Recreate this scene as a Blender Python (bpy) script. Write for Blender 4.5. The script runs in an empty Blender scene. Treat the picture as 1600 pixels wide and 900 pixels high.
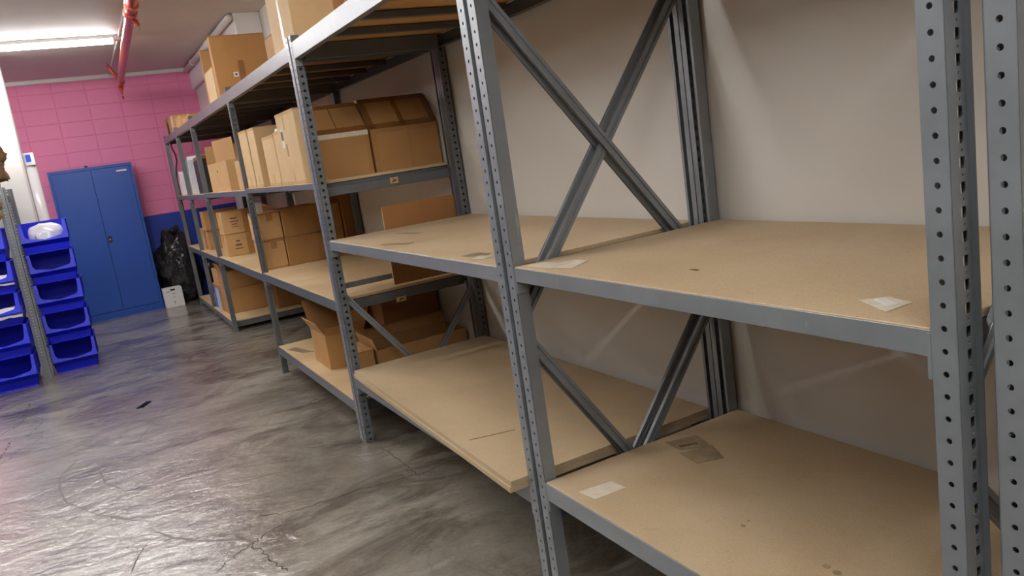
import bpy, math, random
from mathutils import Vector, Matrix, noise
random.seed(7)
S = bpy.context.scene
COL = S.collection

# ------------------------------------------------------------------ camera
YAW, PITCH, ROLL = 0.4756, -0.1841, -0.1473
CAM = Vector((0, 0, 1.5939))
FOC = 1241.1462
fw = Vector((math.sin(YAW) * math.cos(PITCH), math.cos(YAW) * math.cos(PITCH), math.sin(PITCH)))
rt = Vector((math.cos(YAW), -math.sin(YAW), 0))
up = rt.cross(fw)
r2 = math.cos(ROLL) * rt + math.sin(ROLL) * up
u2 = -math.sin(ROLL) * rt + math.cos(ROLL) * up
cd = bpy.data.cameras.new('camera')
cam = bpy.data.objects.new('camera', cd)
COL.objects.link(cam)
M = Matrix((r2, u2, -fw)).transposed().to_4x4()
M.translation = CAM
cam.matrix_world = M
cd.sensor_fit = 'HORIZONTAL'
cd.sensor_width = 36
cd.lens = FOC / 1600 * 36
cd.clip_start = 0.02
S.camera = cam

# ------------------------------------------------------------------ world, exposure
w = bpy.data.worlds.new('world')
w.use_nodes = True
w.node_tree.nodes['Background'].inputs[0].default_value = (0.6, 0.62, 0.66, 1)
w.node_tree.nodes['Background'].inputs[1].default_value = 0.15
S.world = w
S.view_settings.view_transform = 'Standard'
S.view_settings.look = 'None'
S.view_settings.gamma = 1
S.view_settings.use_curve_mapping = False
S.view_settings.exposure = 0.0
S.cycles.use_denoising = True
S.cycles.caustics_reflective = False
S.cycles.caustics_refractive = False
S.cycles.max_bounces = 8
S.cycles.diffuse_bounces = 5
S.cycles.sample_clamp_indirect = 6
LAMP_STRENGTH = 72.0
LAMP_COLOR = (1.0, 0.985, 0.965, 1)
LAMP_ROWS = [9.52, 6.45, 2.6, -0.6, -3.6]         # fluorescent battens across the aisle

# ------------------------------------------------------------------ materials
def srgb(r, g, b):
    f = lambda c: (c / 255 / 12.92) if c <= 10 else ((c / 255 + 0.055) / 1.055) ** 2.4
    return (f(r), f(g), f(b), 1)

class Mat:
    def __init__(s, name, rough=0.6, metal=0.0, coat=0.0, coat_rough=0.1, spec=0.5):
        s.m = bpy.data.materials.new(name)
        s.m.use_nodes = True
        s.nt = s.m.node_tree
        s.b = s.nt.nodes['Principled BSDF']
        s.b.inputs['Roughness'].default_value = rough
        s.b.inputs['Metallic'].default_value = metal
        s.b.inputs['Coat Weight'].default_value = coat
        s.b.inputs['Coat Roughness'].default_value = coat_rough
        s.b.inputs['Specular IOR Level'].default_value = spec
        s.tc = s.nt.nodes.new('ShaderNodeTexCoord')
    def n(s, t, **kw):
        x = s.nt.nodes.new(t)
        for k, v in kw.items():
            if k in x.inputs:
                x.inputs[k].default_value = v
            else:
                setattr(x, k, v)
        return x
    def l(s, a, b):
        s.nt.links.new(a, b)
    def coords(s, scale=(1, 1, 1), rot=(0, 0, 0), out='Object'):
        mp = s.n('ShaderNodeMapping')
        mp.inputs['Scale'].default_value = scale
        mp.inputs['Rotation'].default_value = rot
        s.l(s.tc.outputs[out], mp.inputs['Vector'])
        return mp.outputs['Vector']
    def noise(s, scale, detail=4, rough=0.5, co=None, dist=0.0):
        x = s.n('ShaderNodeTexNoise', Scale=scale, Detail=detail, Roughness=rough, Distortion=dist)
        s.l(co or s.tc.outputs['Object'], x.inputs['Vector'])
        return x.outputs['Fac']
    def ramp(s, fac, stops, interp='LINEAR'):
        x = s.n('ShaderNodeValToRGB')
        x.color_ramp.interpolation = interp
        el = x.color_ramp.elements
        while len(el) < len(stops):
            el.new(0.5)
        for e, (p, c) in zip(el, stops):
            e.position = p
            e.color = c if len(c) == 4 else (*c, 1)
        s.l(fac, x.inputs['Fac'])
        return x.outputs['Color']
    def mix(s, a, b, fac, mode='MIX'):
        x = s.n('ShaderNodeMix', data_type='RGBA', blend_type=mode)
        for i, v in ((6, a), (7, b)):
            if isinstance(v, tuple):
                x.inputs[i].default_value = v
            else:
                s.l(v, x.inputs[i])
        if isinstance(fac, float):
            x.inputs[0].default_value = fac
        else:
            s.l(fac, x.inputs[0])
        return x.outputs[2]
    def color(s, c):
        if isinstance(c, tuple):
            s.b.inputs['Base Color'].default_value = c
        else:
            s.l(c, s.b.inputs['Base Color'])
    def bump(s, h, strength=0.3, dist=0.01):
        x = s.n('ShaderNodeBump', Strength=strength, Distance=dist)
        s.l(h, x.inputs['Height'])
        s.l(x.outputs['Normal'], s.b.inputs['Normal'])
    def roughmap(s, fac, lo, hi):
        x = s.n('ShaderNodeMapRange')
        x.inputs['To Min'].default_value = lo
        x.inputs['To Max'].default_value = hi
        s.l(fac, x.inputs['Value'])
        s.l(x.outputs['Result'], s.b.inputs['Roughness'])

G = lambda v: (v, v, v, 1)
MT = {}
def mat_simple(key, col, rough=0.6, metal=0.0, var=0.08, nscale=12, bump=0.0, bscale=80, coat=0.0, spec=0.5):
    m = Mat(key, rough, metal, coat, 0.15, spec)
    d = tuple(c * (1 - var) for c in col[:3]) + (1,)
    b = tuple(min(1, c * (1 + var)) for c in col[:3]) + (1,)
    m.color(m.ramp(m.noise(nscale, 4, 0.6), [(0.3, d), (0.7, b)]))
    if bump:
        m.bump(m.noise(bscale, 3, 0.6), bump, 0.004)
    MT[key] = m.m
    return m

def mat_steel(key, base, rough):
    m = Mat(key, rough, 0.35, 0.0, spec=0.6)
    big = m.noise(6, 5, 0.6)
    c = m.ramp(big, [(0.3, tuple(x * 0.86 for x in base[:3])), (0.7, tuple(x * 1.08 for x in base[:3]))])
    scr = m.noise(40, 6, 0.7, m.coords((1, 1, 0.12)))
    sc = m.ramp(scr, [(0.66, G(0)), (0.74, G(1))])
    m.color(m.mix(c, tuple(min(1, x * 1.5) for x in base[:3]) + (1,), sc))
    m.roughmap(big, rough - 0.06, rough + 0.12)
    m.bump(m.noise(220, 2, 0.5), 0.06, 0.001)
    MT[key] = m.m
mat_steel('grey_steel', srgb(134, 139, 144), 0.38)
mat_steel('worn_steel', srgb(106, 111, 115), 0.34)
mat_simple('dark_steel', srgb(92, 94, 96), 0.5, 0.2, 0.1)

def mat_board(key, c0, c1, c2):
    m = Mat(key, 0.62)
    big = m.noise(2.2, 5, 0.62)
    c = m.ramp(big, [(0.28, c0), (0.52, c1), (0.75, c2)])
    fl = m.noise(190, 2, 0.7)
    c = m.mix(c, (0.14, 0.09, 0.05, 1), m.ramp(fl, [(0.57, G(0)), (0.76, G(0.42))]))
    fl2 = m.noise(130, 2, 0.6, m.coords((1, 1.6, 1), (0, 0, 0.6)))
    c = m.mix(c, (0.78, 0.66, 0.48, 1), m.ramp(fl2, [(0.60, G(0)), (0.80, G(0.5))]))
    st = m.noise(5.5, 6, 0.7, dist=0.6)
    c = m.mix(c, (0.30, 0.19, 0.09, 1), m.ramp(st, [(0.62, G(0)), (0.82, G(0.45))]))
    m.color(c)
    m.roughmap(big, 0.5, 0.7)
    m.bump(m.noise(260, 2, 0.6), 0.12, 0.002)
    MT[key] = m.m
mat_board('particle_board', srgb(180, 156, 122), srgb(190, 167, 134), srgb(198, 177, 146))
mat_board('aged_board', srgb(184, 154, 112), srgb(200, 172, 130), srgb(214, 192, 156))
mat_board('top_board', srgb(196, 146, 80), srgb(208, 160, 94), srgb(214, 170, 106))
mat_board('board_edge', srgb(150, 112, 70), srgb(176, 138, 92), srgb(196, 160, 112))

def mat_card(key, base):
    m = Mat(key, 0.72, spec=0.35)
    big = m.noise(3.0, 4, 0.6)
    c = m.ramp(big, [(0.3, tuple(x * 0.88 for x in base[:3])), (0.7, tuple(x * 1.08 for x in base[:3]))])
    co = m.coords((1, 1, 1))
    wv = m.n('ShaderNodeTexWave', Scale=60.0, Distortion=0.4)
    wv.bands_direction = 'Z'
    m.l(co, wv.inputs['Vector'])
    c = m.mix(c, tuple(x * 0.9 for x in base[:3]) + (1,), m.ramp(wv.outputs['Fac'], [(0.4, G(0)), (1, G(0.25))]))
    sc = m.noise(9, 5, 0.7, dist=0.8)
    c = m.mix(c, tuple(x * 0.62 for x in base[:3]) + (1,), m.ramp(sc, [(0.66, G(0)), (0.8, G(0.4))]))
    m.color(c)
    m.bump(m.noise(14, 3, 0.5), 0.15, 0.006)
    MT[key] = m.m
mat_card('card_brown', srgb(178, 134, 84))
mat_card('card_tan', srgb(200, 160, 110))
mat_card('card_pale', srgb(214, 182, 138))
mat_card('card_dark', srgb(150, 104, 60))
mat_simple('card_crease', srgb(128, 88, 50), 0.8, 0, 0.1)
mat_simple('tape_tan', srgb(168, 122, 72), 0.28, 0, 0.1, 20, coat=0.3)
mat_simple('tape_dark', srgb(134, 90, 48), 0.3, 0, 0.1, 20, coat=0.3)
mat_simple('tape_clear', srgb(226, 214, 194), 0.25, 0, 0.10, 30, 0.3, 60)
mat_simple('tape_grey', srgb(150, 132, 104), 0.35, 0, 0.25, 18, 0.4, 30)
mat_simple('paper_white', srgb(226, 224, 220), 0.6, 0, 0.04)
mat_simple('ink', srgb(60, 52, 46), 0.7, 0, 0.2, 40)
mat_simple('ink_soft', srgb(112, 80, 50), 0.7, 0, 0.2, 40)
mat_simple('white_paint', srgb(224, 222, 220), 0.55, 0, 0.03, 4)
mat_simple('white_gloss', srgb(232, 232, 234), 0.18, 0, 0.03, 5, coat=0.5)
mat_simple('blue_label', srgb(30, 80, 210), 0.4, 0, 0.05)
mat_simple('cyan_label', srgb(170, 205, 240), 0.4, 0, 0.05)
mat_simple('black_card', srgb(34, 34, 36), 0.6, 0, 0.1)
mat_simple('red_card', srgb(176, 74, 74), 0.6, 0, 0.1)
mat_simple('cabinet_blue', srgb(16, 66, 150), 0.4, 0.0, 0.05, 3, 0.05, 300)
mat_simple('lock_black', srgb(22, 22, 24), 0.35, 0.2, 0.05)
mat_simple('chrome', srgb(190, 190, 190), 0.2, 1.0, 0.03)
mat_simple('bin_blue', srgb(5, 26, 208), 0.4, 0.0, 0.06, 5, 0.04, 120, spec=0.35)
mat_simple('pipe_red', srgb(176, 66, 44), 0.3, 0.1, 0.14, 14, coat=0.4)
mat_simple('cable_dark', srgb(92, 40, 62), 0.5, 0, 0.1)
mat_simple('scrap_blue', srgb(10, 13, 42), 0.95, 0, 0.1, spec=0.05)
mat_simple('rough_brown', srgb(112, 84, 54), 0.95, 0, 0.5, 16, 0.9, 30)
mat_simple('rough_straw', srgb(188, 158, 108), 0.95, 0, 0.35, 18, 0.9, 34)
mat_simple('white_film', srgb(226, 226, 232), 0.14, 0, 0.06, 12, 0.5, 14, coat=0.5)
def mat_bag():
    m = Mat('bag_black', 0.2, 0, 0.5, 0.08)
    m.color(m.ramp(m.noise(6), [(0.3, srgb(16, 16, 18)), (0.7, srgb(28, 28, 31))]))
    m.bump(m.noise(7, 5, 0.6, dist=2.2), 1.0, 0.09)
    MT['bag_black'] = m.m
mat_bag()

def mat_wall(key, base, base2, rough=0.6, bstr=0.08):
    m = Mat(key, rough, spec=0.4)
    n1 = m.noise(0.9, 5, 0.6)
    c = m.ramp(n1, [(0.3, base), (0.7, base2)])
    n2 = m.noise(26, 4, 0.7)
    c = m.mix(c, tuple(x * 0.8 for x in base[:3]) + (1,), m.ramp(n2, [(0.68, G(0)), (0.85, G(0.35))]))
    m.color(c)
    m.bump(m.noise(70, 4, 0.6), bstr, 0.004)
    MT[key] = m.m
mat_wall('wall_cream', srgb(214, 209, 202), srgb(221, 217, 210))
mat_wall('wall_plain', srgb(112, 111, 110), srgb(122, 121, 119))
mat_wall('ceiling_paint', srgb(206, 202, 198), srgb(214, 210, 206), 0.6, 0.04)
mat_wall('block_pink', srgb(222, 124, 166), srgb(230, 134, 174), 0.5, 0.25)
mat_wall('block_blue', srgb(20, 52, 150), srgb(24, 60, 162), 0.5, 0.25)
mat_wall('joint_pink', srgb(214, 116, 158), srgb(222, 124, 166), 0.7, 0.2)

def mat_floor():
    m = Mat('floor_concrete', 0.5, 0, 1.0, 0.13, 0.4)
    m.b.inputs['Coat IOR'].default_value = 2.1
    co = m.coords((1, 1, 1), (0, 0, 0.35))
    st = m.coords((0.62, 1.0, 1), (0, 0, 0.3))
    n1 = m.noise(0.62, 8, 0.64, co, 0.7)
    c = m.ramp(n1, [(0.28, srgb(82, 75, 64)), (0.44, srgb(122, 116, 103)), (0.56, srgb(154, 149, 136)), (0.72, srgb(182, 178, 166))])
    n2 = m.noise(1.7, 9, 0.72, st, 1.0)
    c = m.mix(c, srgb(80, 70, 57), m.ramp(n2, [(0.47, G(0)), (0.60, G(0.85))]))
    n3 = m.noise(0.7, 4, 0.5, m.coords((1, 1, 1), (0, 0, 2.1)))
    c = m.mix(c, srgb(142, 104, 86), m.ramp(n3, [(0.56, G(0)), (0.70, G(0.35))]))
    n4 = m.noise(3.6, 9, 0.74, st, 1.0)
    c = m.mix(c, srgb(184, 181, 176), m.ramp(n4, [(0.54, G(0)), (0.70, G(0.5))]))
    n5 = m.noise(28, 6, 0.75)
    c = m.mix(c, srgb(62, 56, 48), m.ramp(n5, [(0.56, G(0)), (0.76, G(0.45))]))
    # hairline cracks
    dn = m.n('ShaderNodeTexNoise', Scale=2.6, Detail=5.0)
    m.l(m.tc.outputs['Object'], dn.inputs['Vector'])
    vm = m.n('ShaderNodeVectorMath', operation='SCALE')
    m.l(dn.outputs['Color'], vm.inputs[0])
    vm.inputs['Scale'].default_value = 0.55
    va = m.n('ShaderNodeVectorMath', operation='ADD')
    m.l(m.tc.outputs['Object'], va.inputs[0])
    m.l(vm.outputs['Vector'], va.inputs[1])
    vo = m.n('ShaderNodeTexVoronoi', feature='DISTANCE_TO_EDGE', Scale=0.62)
    m.l(va.outputs['Vector'], vo.inputs['Vector'])
    gate = m.ramp(m.noise(0.8, 2, 0.5, m.coords((1, 1, 1), (0, 0, 0.9))), [(0.46, G(0)), (0.56, G(1))])
    ck = m.ramp(vo.outputs['Distance'], [(0.0, G(1)), (0.007, G(0))])
    ck = m.mix(G(0), ck, gate)
    c = m.mix(c, srgb(60, 54, 46), m.mix(G(0), ck, 0.45))
    m.color(c)
    # troweled relief, heights in metres
    def relief(parts):
        h = None
        for fac, amp in parts:
            x = m.n('ShaderNodeMath', operation='MULTIPLY_ADD')
            m.l(fac, x.inputs[0]); x.inputs[1].default_value = amp
            if h is None: x.inputs[2].default_value = 0.0
            else: m.l(h, x.inputs[2])
            h = x.outputs[0]
        bp = m.n('ShaderNodeBump', Strength=1.0, Distance=1.0)
        m.l(h, bp.inputs['Height'])
        return bp.outputs['Normal']
    fine = m.noise(30, 6, 0.66, m.coords((0.6, 1.0, 1), (0, 0, 0.3)), 0.6)
    mid_ = m.noise(7, 3, 0.5, m.coords((0.7, 1.0, 1), (0, 0, 0.3)), 0.6)
    ckh = m.n('ShaderNodeSeparateColor'); m.l(ck, ckh.inputs[0])
    m.l(relief([(fine, 0.0030), (mid_, 0.006), (ckh.outputs[0], -0.001)]), m.b.inputs['Normal'])
    m.l(relief([(fine, 0.0026), (mid_, 0.010)]), m.b.inputs['Coat Normal'])
    m.roughmap(n2, 0.42, 0.6)
    MT['floor_concrete'] = m.m
mat_floor()

def mat_emit(key, col, strength):
    m = Mat(key, 0.5)
    m.color((0.9, 0.9, 0.9, 1))
    m.b.inputs['Emission Color'].default_value = col
    m.b.inputs['Emission Strength'].default_value = strength
    MT[key] = m.m
mat_emit('lamp_glow', LAMP_COLOR, LAMP_STRENGTH)

# ------------------------------------------------------------------ mesh helpers
class MB:
    def __init__(s):
        s.v, s.f = [], []
    def add(s, vs, fs):
        o = len(s.v)
        s.v += [tuple(p) for p in vs]
        s.f += [tuple(i + o for i in f) for f in fs]
        return s
    def box(s, x0, x1, y0, y1, z0, z1, b=0.0):
        if b <= 0:
            vs = [(x, y, z) for x in (x0, x1) for y in (y0, y1) for z in (z0, z1)]
            return s.add(vs, [(0, 1, 3, 2), (4, 6, 7, 5), (0, 4, 5, 1), (2, 3, 7, 6), (0, 2, 6, 4), (1, 5, 7, 3)])
        b = min(b, (x1 - x0) * .45, (y1 - y0) * .45, (z1 - z0) * .45)
        c = ((x0, x1), (y0, y1), (z0, z1))
        vs, idx = [], {}
        for i in (0, 1):
            for j in (0, 1):
                for k in (0, 1):
                    for ax in range(3):
                        p = [c[0][i], c[1][j], c[2][k]]
                        for a2, q in ((0, i), (1, j), (2, k)):
                            if a2 != ax:
                                p[a2] += b if q == 0 else -b
                        idx[(i, j, k, ax)] = len(vs)
                        vs.append(p)
        fs = []
        for ax in range(3):
            o = [a for a in range(3) if a != ax]
            for q in (0, 1):
                loop = []
                for (m1, m2) in ((0, 0), (1, 0), (1, 1), (0, 1)):
                    t = [0, 0, 0]; t[ax] = q; t[o[0]] = m1; t[o[1]] = m2
                    loop.append(idx[(*t, ax)])
                fs.append(loop)
            for m1 in (0, 1):          # edges parallel to ax
                for m2 in (0, 1):
                    t0 = [0, 0, 0]; t1 = [0, 0, 0]
                    t0[ax], t1[ax] = 0, 1
                    for t in (t0, t1):
                        t[o[0]], t[o[1]] = m1, m2
                    fs.append([idx[(*t0, o[0])], idx[(*t1, o[0])], idx[(*t1, o[1])], idx[(*t0, o[1])]])
        for i in (0, 1):
            for j in (0, 1):
                for k in (0, 1):
                    fs.append([idx[(i, j, k, a)] for a in range(3)])
        return s.add(vs, fs)
    def prism(s, poly, d):
        """poly: 3D polygon, extruded by vector d"""
        n = len(poly)
        d = Vector(d)
        vs = [Vector(p) for p in poly] + [Vector(p) + d for p in poly]
        fs = [tuple(range(n))[::-1], tuple(range(n, 2 * n))]
        fs += [(i, (i + 1) % n, n + (i + 1) % n, n + i) for i in range(n)]
        return s.add(vs, fs)
    def tube(s, pts, r, n=10, cap=True):
        pts = [Vector(p) for p in pts]
        rs = r if isinstance(r, (list, tuple)) else [r] * len(pts)
        vs, fs = [], []
        ref = None
        for i, p in enumerate(pts):
            t = (pts[min(i + 1, len(pts) - 1)] - pts[max(i - 1, 0)])
            if t.length < 1e-9:
                t = Vector((0, 0, 1))
            t.normalize()
            if ref is None:
                ref = Vector((0, 0, 1)) if abs(t.z) < 0.9 else Vector((1, 0, 0))
            a = t.cross(ref).normalized()
            b = t.cross(a).normalized()
            ref = -b if False else ref
            for k in range(n):
                th = 2 * math.pi * k / n
                vs.append(p + rs[i] * (math.cos(th) * a + math.sin(th) * b))
        for i in range(len(pts) - 1):
            for k in range(n):
                fs.append((i * n + k, i * n + (k + 1) % n, (i + 1) * n + (k + 1) % n, (i + 1) * n + k))
        if cap:
            fs.append(tuple(range(n))[::-1])
            fs.append(tuple((len(pts) - 1) * n + k for k in range(n)))
        return s.add(vs, fs)
    def strip(s, prof, p, q, across, deep, t):
        """thin open profile (a,d) swept from p to q; thickness t along deep"""
        p, q, across, deep = map(Vector, (p, q, across, deep))
        n = len(prof)
        def ring(o, off):
            return [o + across * a + deep * (d + off) for a, d in prof]
        vs = ring(p, 0) + ring(q, 0) + ring(p, t) + ring(q, t)
        fs = []
        for i in range(n - 1):
            fs.append((i, i + 1, n + i + 1, n + i))
            fs.append((2 * n + i, 3 * n + i, 3 * n + i + 1, 2 * n + i + 1))
            fs.append((i, 2 * n + i, 2 * n + i + 1, i + 1))
            fs.append((n + i, n + i + 1, 3 * n + i + 1, 3 * n + i))
        fs.append((0, n, 3 * n, 2 * n))
        fs.append((n - 1, 3 * n - 1, 4 * n - 1, 2 * n - 1))
        return s.add(vs, fs)
    def plate_cells(s, o, u, v, t, w, cells):
        """plate at o spanned by u (width w) and v; cells = [(height, hole_half_w, hole_half_h, superness)]; t = thickness vector"""
        o, u, v, t = map(Vector, (o, u, v, t))
        N = 12
        z = 0.0
        for (h, hw, hh, sq) in cells:
            c = o + u * (w / 2) + v * (z + h / 2)
            if hw <= 0:
                a = o + v * z
                P = [a, a + u * w, a + u * w + v * h, a + v * h]
                s.add(P, [(0, 1, 2, 3)]); s.add([q + t for q in P], [(3, 2, 1, 0)])
                z += h
                continue
            inn, out = [], []
            for k in range(N):
                th = 2 * math.pi * (k + 0.5) / N
                cx, cy = math.cos(th), math.sin(th)
                e = 2 / sq
                inn.append(c + u * (hw * math.copysign(abs(cx) ** e, cx)) + v * (hh * math.copysign(abs(cy) ** e, cy)))
                m = max(abs(cx), abs(cy))
                # snap the ring to the rectangle: 12 points, corners get their own
                out.append((cx / m, cy / m))
            corner = {1: (1, 1), 4: (-1, 1), 7: (-1, -1), 10: (1, -1)}
            out = [corner.get(k, out[k]) for k in range(N)]
            outp = [c + u * (w / 2 * a) + v * (h / 2 * b) for a, b in out]
            vs = outp + inn + [q + t for q in outp] + [q + t for q in inn]
            fs = []
            for k in range(N):
                k2 = (k + 1) % N
                fs.append((k, k2, N + k2, N + k))
                fs.append((2 * N + k, 3 * N + k, 3 * N + k2, 2 * N + k2))
                fs.append((N + k, N + k2, 3 * N + k2, 3 * N + k))
            s.add(vs, fs)
            z += h
        return s
    def mesh(s, name, smooth=False):
        me = bpy.data.meshes.new(name)
        me.from_pydata(s.v, [], s.f)
        me.update()
        if smooth:
            for p in me.polygons:
                p.use_smooth = True
        return me
    def build(s, name, mat, parent=None, smooth=False):
        return obj(name, s.mesh(name, smooth), mat, parent)

def fix_normals(me):
    import bmesh
    bm = bmesh.new(); bm.from_mesh(me)
    bmesh.ops.recalc_face_normals(bm, faces=bm.faces)
    bm.to_mesh(me); bm.free()

def obj(name, me, mat, parent=None):
    if mat and not me.materials:
        me.materials.append(MT[mat])
    if not me.get('fixed'):
        fix_normals(me); me['fixed'] = 1
    o = bpy.data.objects.new(name, me)
    COL.objects.link(o)
    if parent:
        o.parent = parent
        o.matrix_parent_inverse = Matrix.Identity(4)
    return o

def tag(o, label, cat, group=None):
    o['label'] = label; o['category'] = cat
    if group: o['group'] = group
    return o
def thing(name, label, cat, loc=(0, 0, 0), rz=0.0, group=None):
    o = bpy.data.objects.new(name, None)
    o.empty_display_size = 0.1
    COL.objects.link(o)
    o.location = loc; o.rotation_euler = (0, 0, rz)
    return tag(o, label, cat, group)
def struct(o):
    o['kind'] = 'structure'
    return o

# ------------------------------------------------------------------ room shell
FX, WX, WY, CZ = 1.15, 2.035, 12.45, 3.25
LX, BY = -4.8, -5.5
fl = struct(MB().box(LX, WX + .1, BY, WY + .1, -0.1, 0).build('floor', 'floor_concrete'))
struct(MB().box(LX, WX + .1, BY, WY + .1, CZ, CZ + 0.1).build('ceiling', 'ceiling_paint'))
struct(MB().box(WX, WX + .1, BY, WY, 0, CZ).build('wall_right', 'wall_cream'))
struct(MB().box(LX - .1, LX, BY, WY, 0, CZ).build('wall_left', 'wall_plain'))
struct(MB().box(LX, WX, BY - .1, BY, 0, CZ).build('wall_front', 'wall_plain'))
wb = struct(MB().box(LX, WX + .1, WY - 0.0085, WY + .1, 0, CZ).build('wall_back', 'joint_pink'))
MB().box(LX, WX, WY - 0.0092, WY - 0.0084, 0, 1.266).build('joint_band', 'block_blue', wb)
# painted block courses, stack bond, 0.4 x 0.2
J = 0.005
def block_mesh(h, mat):
    me = MB().box(0, 0.4 - J, -0.012, 0.0, 0, h - J, 0.005).mesh('block')
    me.materials.append(MT[mat]); return me
bm_p, bm_b = block_mesh(0.2, 'block_pink'), block_mesh(0.2, 'block_blue')
bm_top, bm_foot = block_mesh(CZ - 3.066, 'block_pink'), block_mesh(0.066 + J, 'block_blue')
for cx in range(-12, 5):
    for k in range(-1, 16):
        z = 0.066 + 0.2 * k if k >= 0 else 0.0
        me = bm_foot if k < 0 else (bm_top if k == 15 else (bm_b if z + 0.1 < 1.266 else bm_p))
        o = obj('block', me, None, wb)
        o.location = (cx * 0.4 + J / 2, WY + random.uniform(0, 0.001), z + (J / 2 if k >= 0 else 0))
# cornice pipe on the pink wall, bulkhead and pipe on the right-hand wall
struct(MB().box(LX, 1.74, WY - 0.045, WY - 0.012, CZ - 0.055, CZ, 0.008).build('trim_1', 'white_paint'))
struct(MB().box(1.765, WX, 8.68, WY - 0.012, 2.935, CZ, 0.01).build('trim_2', 'white_paint'))
struct(MB().box(1.815, WX, 8.72, WY - 0.012, 2.34, 2.935, 0.006).build('trim_3', 'white_paint'))
pp = thing('white_pipe', 'white painted pipe along the ceiling edge above the far shelves', 'pipe', (1.725, 8.7, CZ - 0.045))
MB().tube([(0, 0, 0), (0, 3.68, 0)], 0.036, 12).build('pipe_run', 'white_paint', pp, True)
for y in (1.5, 2.9):
    MB().tube([(0, y, 0), (0, y + 0.07, 0)], 0.045, 12).build('coupling', 'white_paint', pp)
# white column in the aisle, left
struct(MB().box(-0.80, -0.42, 9.98, 10.36, 0, CZ, 0.02).build('column', 'white_paint'))

# ------------------------------------------------------------------ lamps
def lamp(y, x1, label):
    t = thing('fluorescent_lamp', label, 'ceiling light', (0, y, CZ), 0, 'fluorescent battens on the ceiling')
    x0 = x1 - 2.44
    MB().box(x0, x1, -0.055, 0.055, -0.04, 0, 0.006).build('housing', 'white_paint', t)
    for ty in (-0.035, 0.035):
        MB().tube([(x0 + 0.02, ty, -0.062), (x1 - 0.02, ty, -0.062)], 0.019, 10).build('tube', 'lamp_glow', t, True)
    for xa in (x0, x1 - 0.02):
        MB().box(xa, xa + 0.02, -0.065, 0.065, -0.08, -0.034, 0.005).build('end_cap', 'white_paint', t)
labs = ['lit fluorescent batten on the ceiling beside the red pipe', 'lit fluorescent batten over the middle of the aisle', 'lit fluorescent batten over the aisle by the second empty unit',
        'lit fluorescent batten over the nearest empty shelves', 'lit fluorescent batten behind the viewpoint']
for y, lb in zip(LAMP_ROWS, labs):
    lamp(y, 0.69, lb)
lamp(10.9, -1.9, 'added unseen fill batten left of the picture towards the pink wall')  # added out of view to brighten the pink wall, cabinet and bins
lamp(6.6, -1.9, 'added unseen fill batten left of the picture facing the shelf fronts')  # second added lamp out of view, lifts the carton fronts
cdt = thing('conduit', 'thin white conduit on the ceiling between the light and pink wall', 'conduit', (0.735, 9.52, CZ - 0.012))
MB().tube([(0, -1.2, 0), (0, 2.86, 0)], 0.011, 8).build('conduit_run', 'white_paint', cdt, True)
MB().box(-0.045, 0.045, -0.05, 0.05, -0.045, 0.012, 0.006).build('junction_box', 'white_paint', cdt)

# ------------------------------------------------------------------ red sprinkler pipe
sp = thing('sprinkler_pipe', 'red painted sprinkler pipe hanging below the ceiling', 'pipe', (0, 0, 0))
pa, pb = Vector((0.57, 3.0, 3.0)), Vector((0.782, 11.45, 3.0))
pl = lambda t: pa.lerp(pb, t)
MB().tube([pa, pb], 0.040, 14).build('pipe_run', 'pipe_red', sp, True)
dirp = (pb - pa).normalized()
for t in (0.455, 0.49, 0.985):
    c = pl(t)
    MB().tube([c - dirp * 0.05, c - dirp * 0.045, c + dirp * 0.045, c + dirp * 0.05], [0.042, 0.054, 0.054, 0.042], 14).build('coupling', 'pipe_red', sp)
e = MB()
e.tube([pb, pb + dirp * 0.03, pb + Vector((0.0, 0.05, -0.06)), pb + Vector((0, 0.05, -0.16))], [0.045, 0.045, 0.03, 0.026], 12)
e.tube([pb + Vector((0, 0.05, -0.16)), pb + Vector((0, 0.05, -0.20))], [0.014, 0.010], 8)
e.build('end_elbow', 'pipe_red', sp, True)
c = pl(0.97)
br = MB().tube([c, c + Vector((-0.06, 0.0, 0.09)), c + Vector((-0.115, -0.02, 0.19))], [0.026, 0.022, 0.02], 10).build('branch', 'pipe_red', sp, True)
MB().tube([c + Vector((-0.115, -0.02, 0.19)), c + Vector((-0.125, -0.02, 0.225))], [0.018, 0.012], 8).build('sprinkler_head', 'chrome', br)
c = pl(0.50)
br = MB().tube([c, c + Vector((0.03, 0, -0.05)), c + Vector((0.045, 0, -0.09))], [0.026, 0.02, 0.016], 10).build('branch', 'pipe_red', sp, True)
MB().tube([c + Vector((0.045, 0, -0.09)), c + Vector((0.052, 0, -0.13))], [0.012, 0.007], 8).build('sprinkler_head', 'chrome', br)
for t in (0.44,):
    c = pl(t)
    MB().tube([c, Vector((c.x, c.y, CZ))], 0.006, 6).build('hanger_rod', 'chrome', sp)

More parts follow.
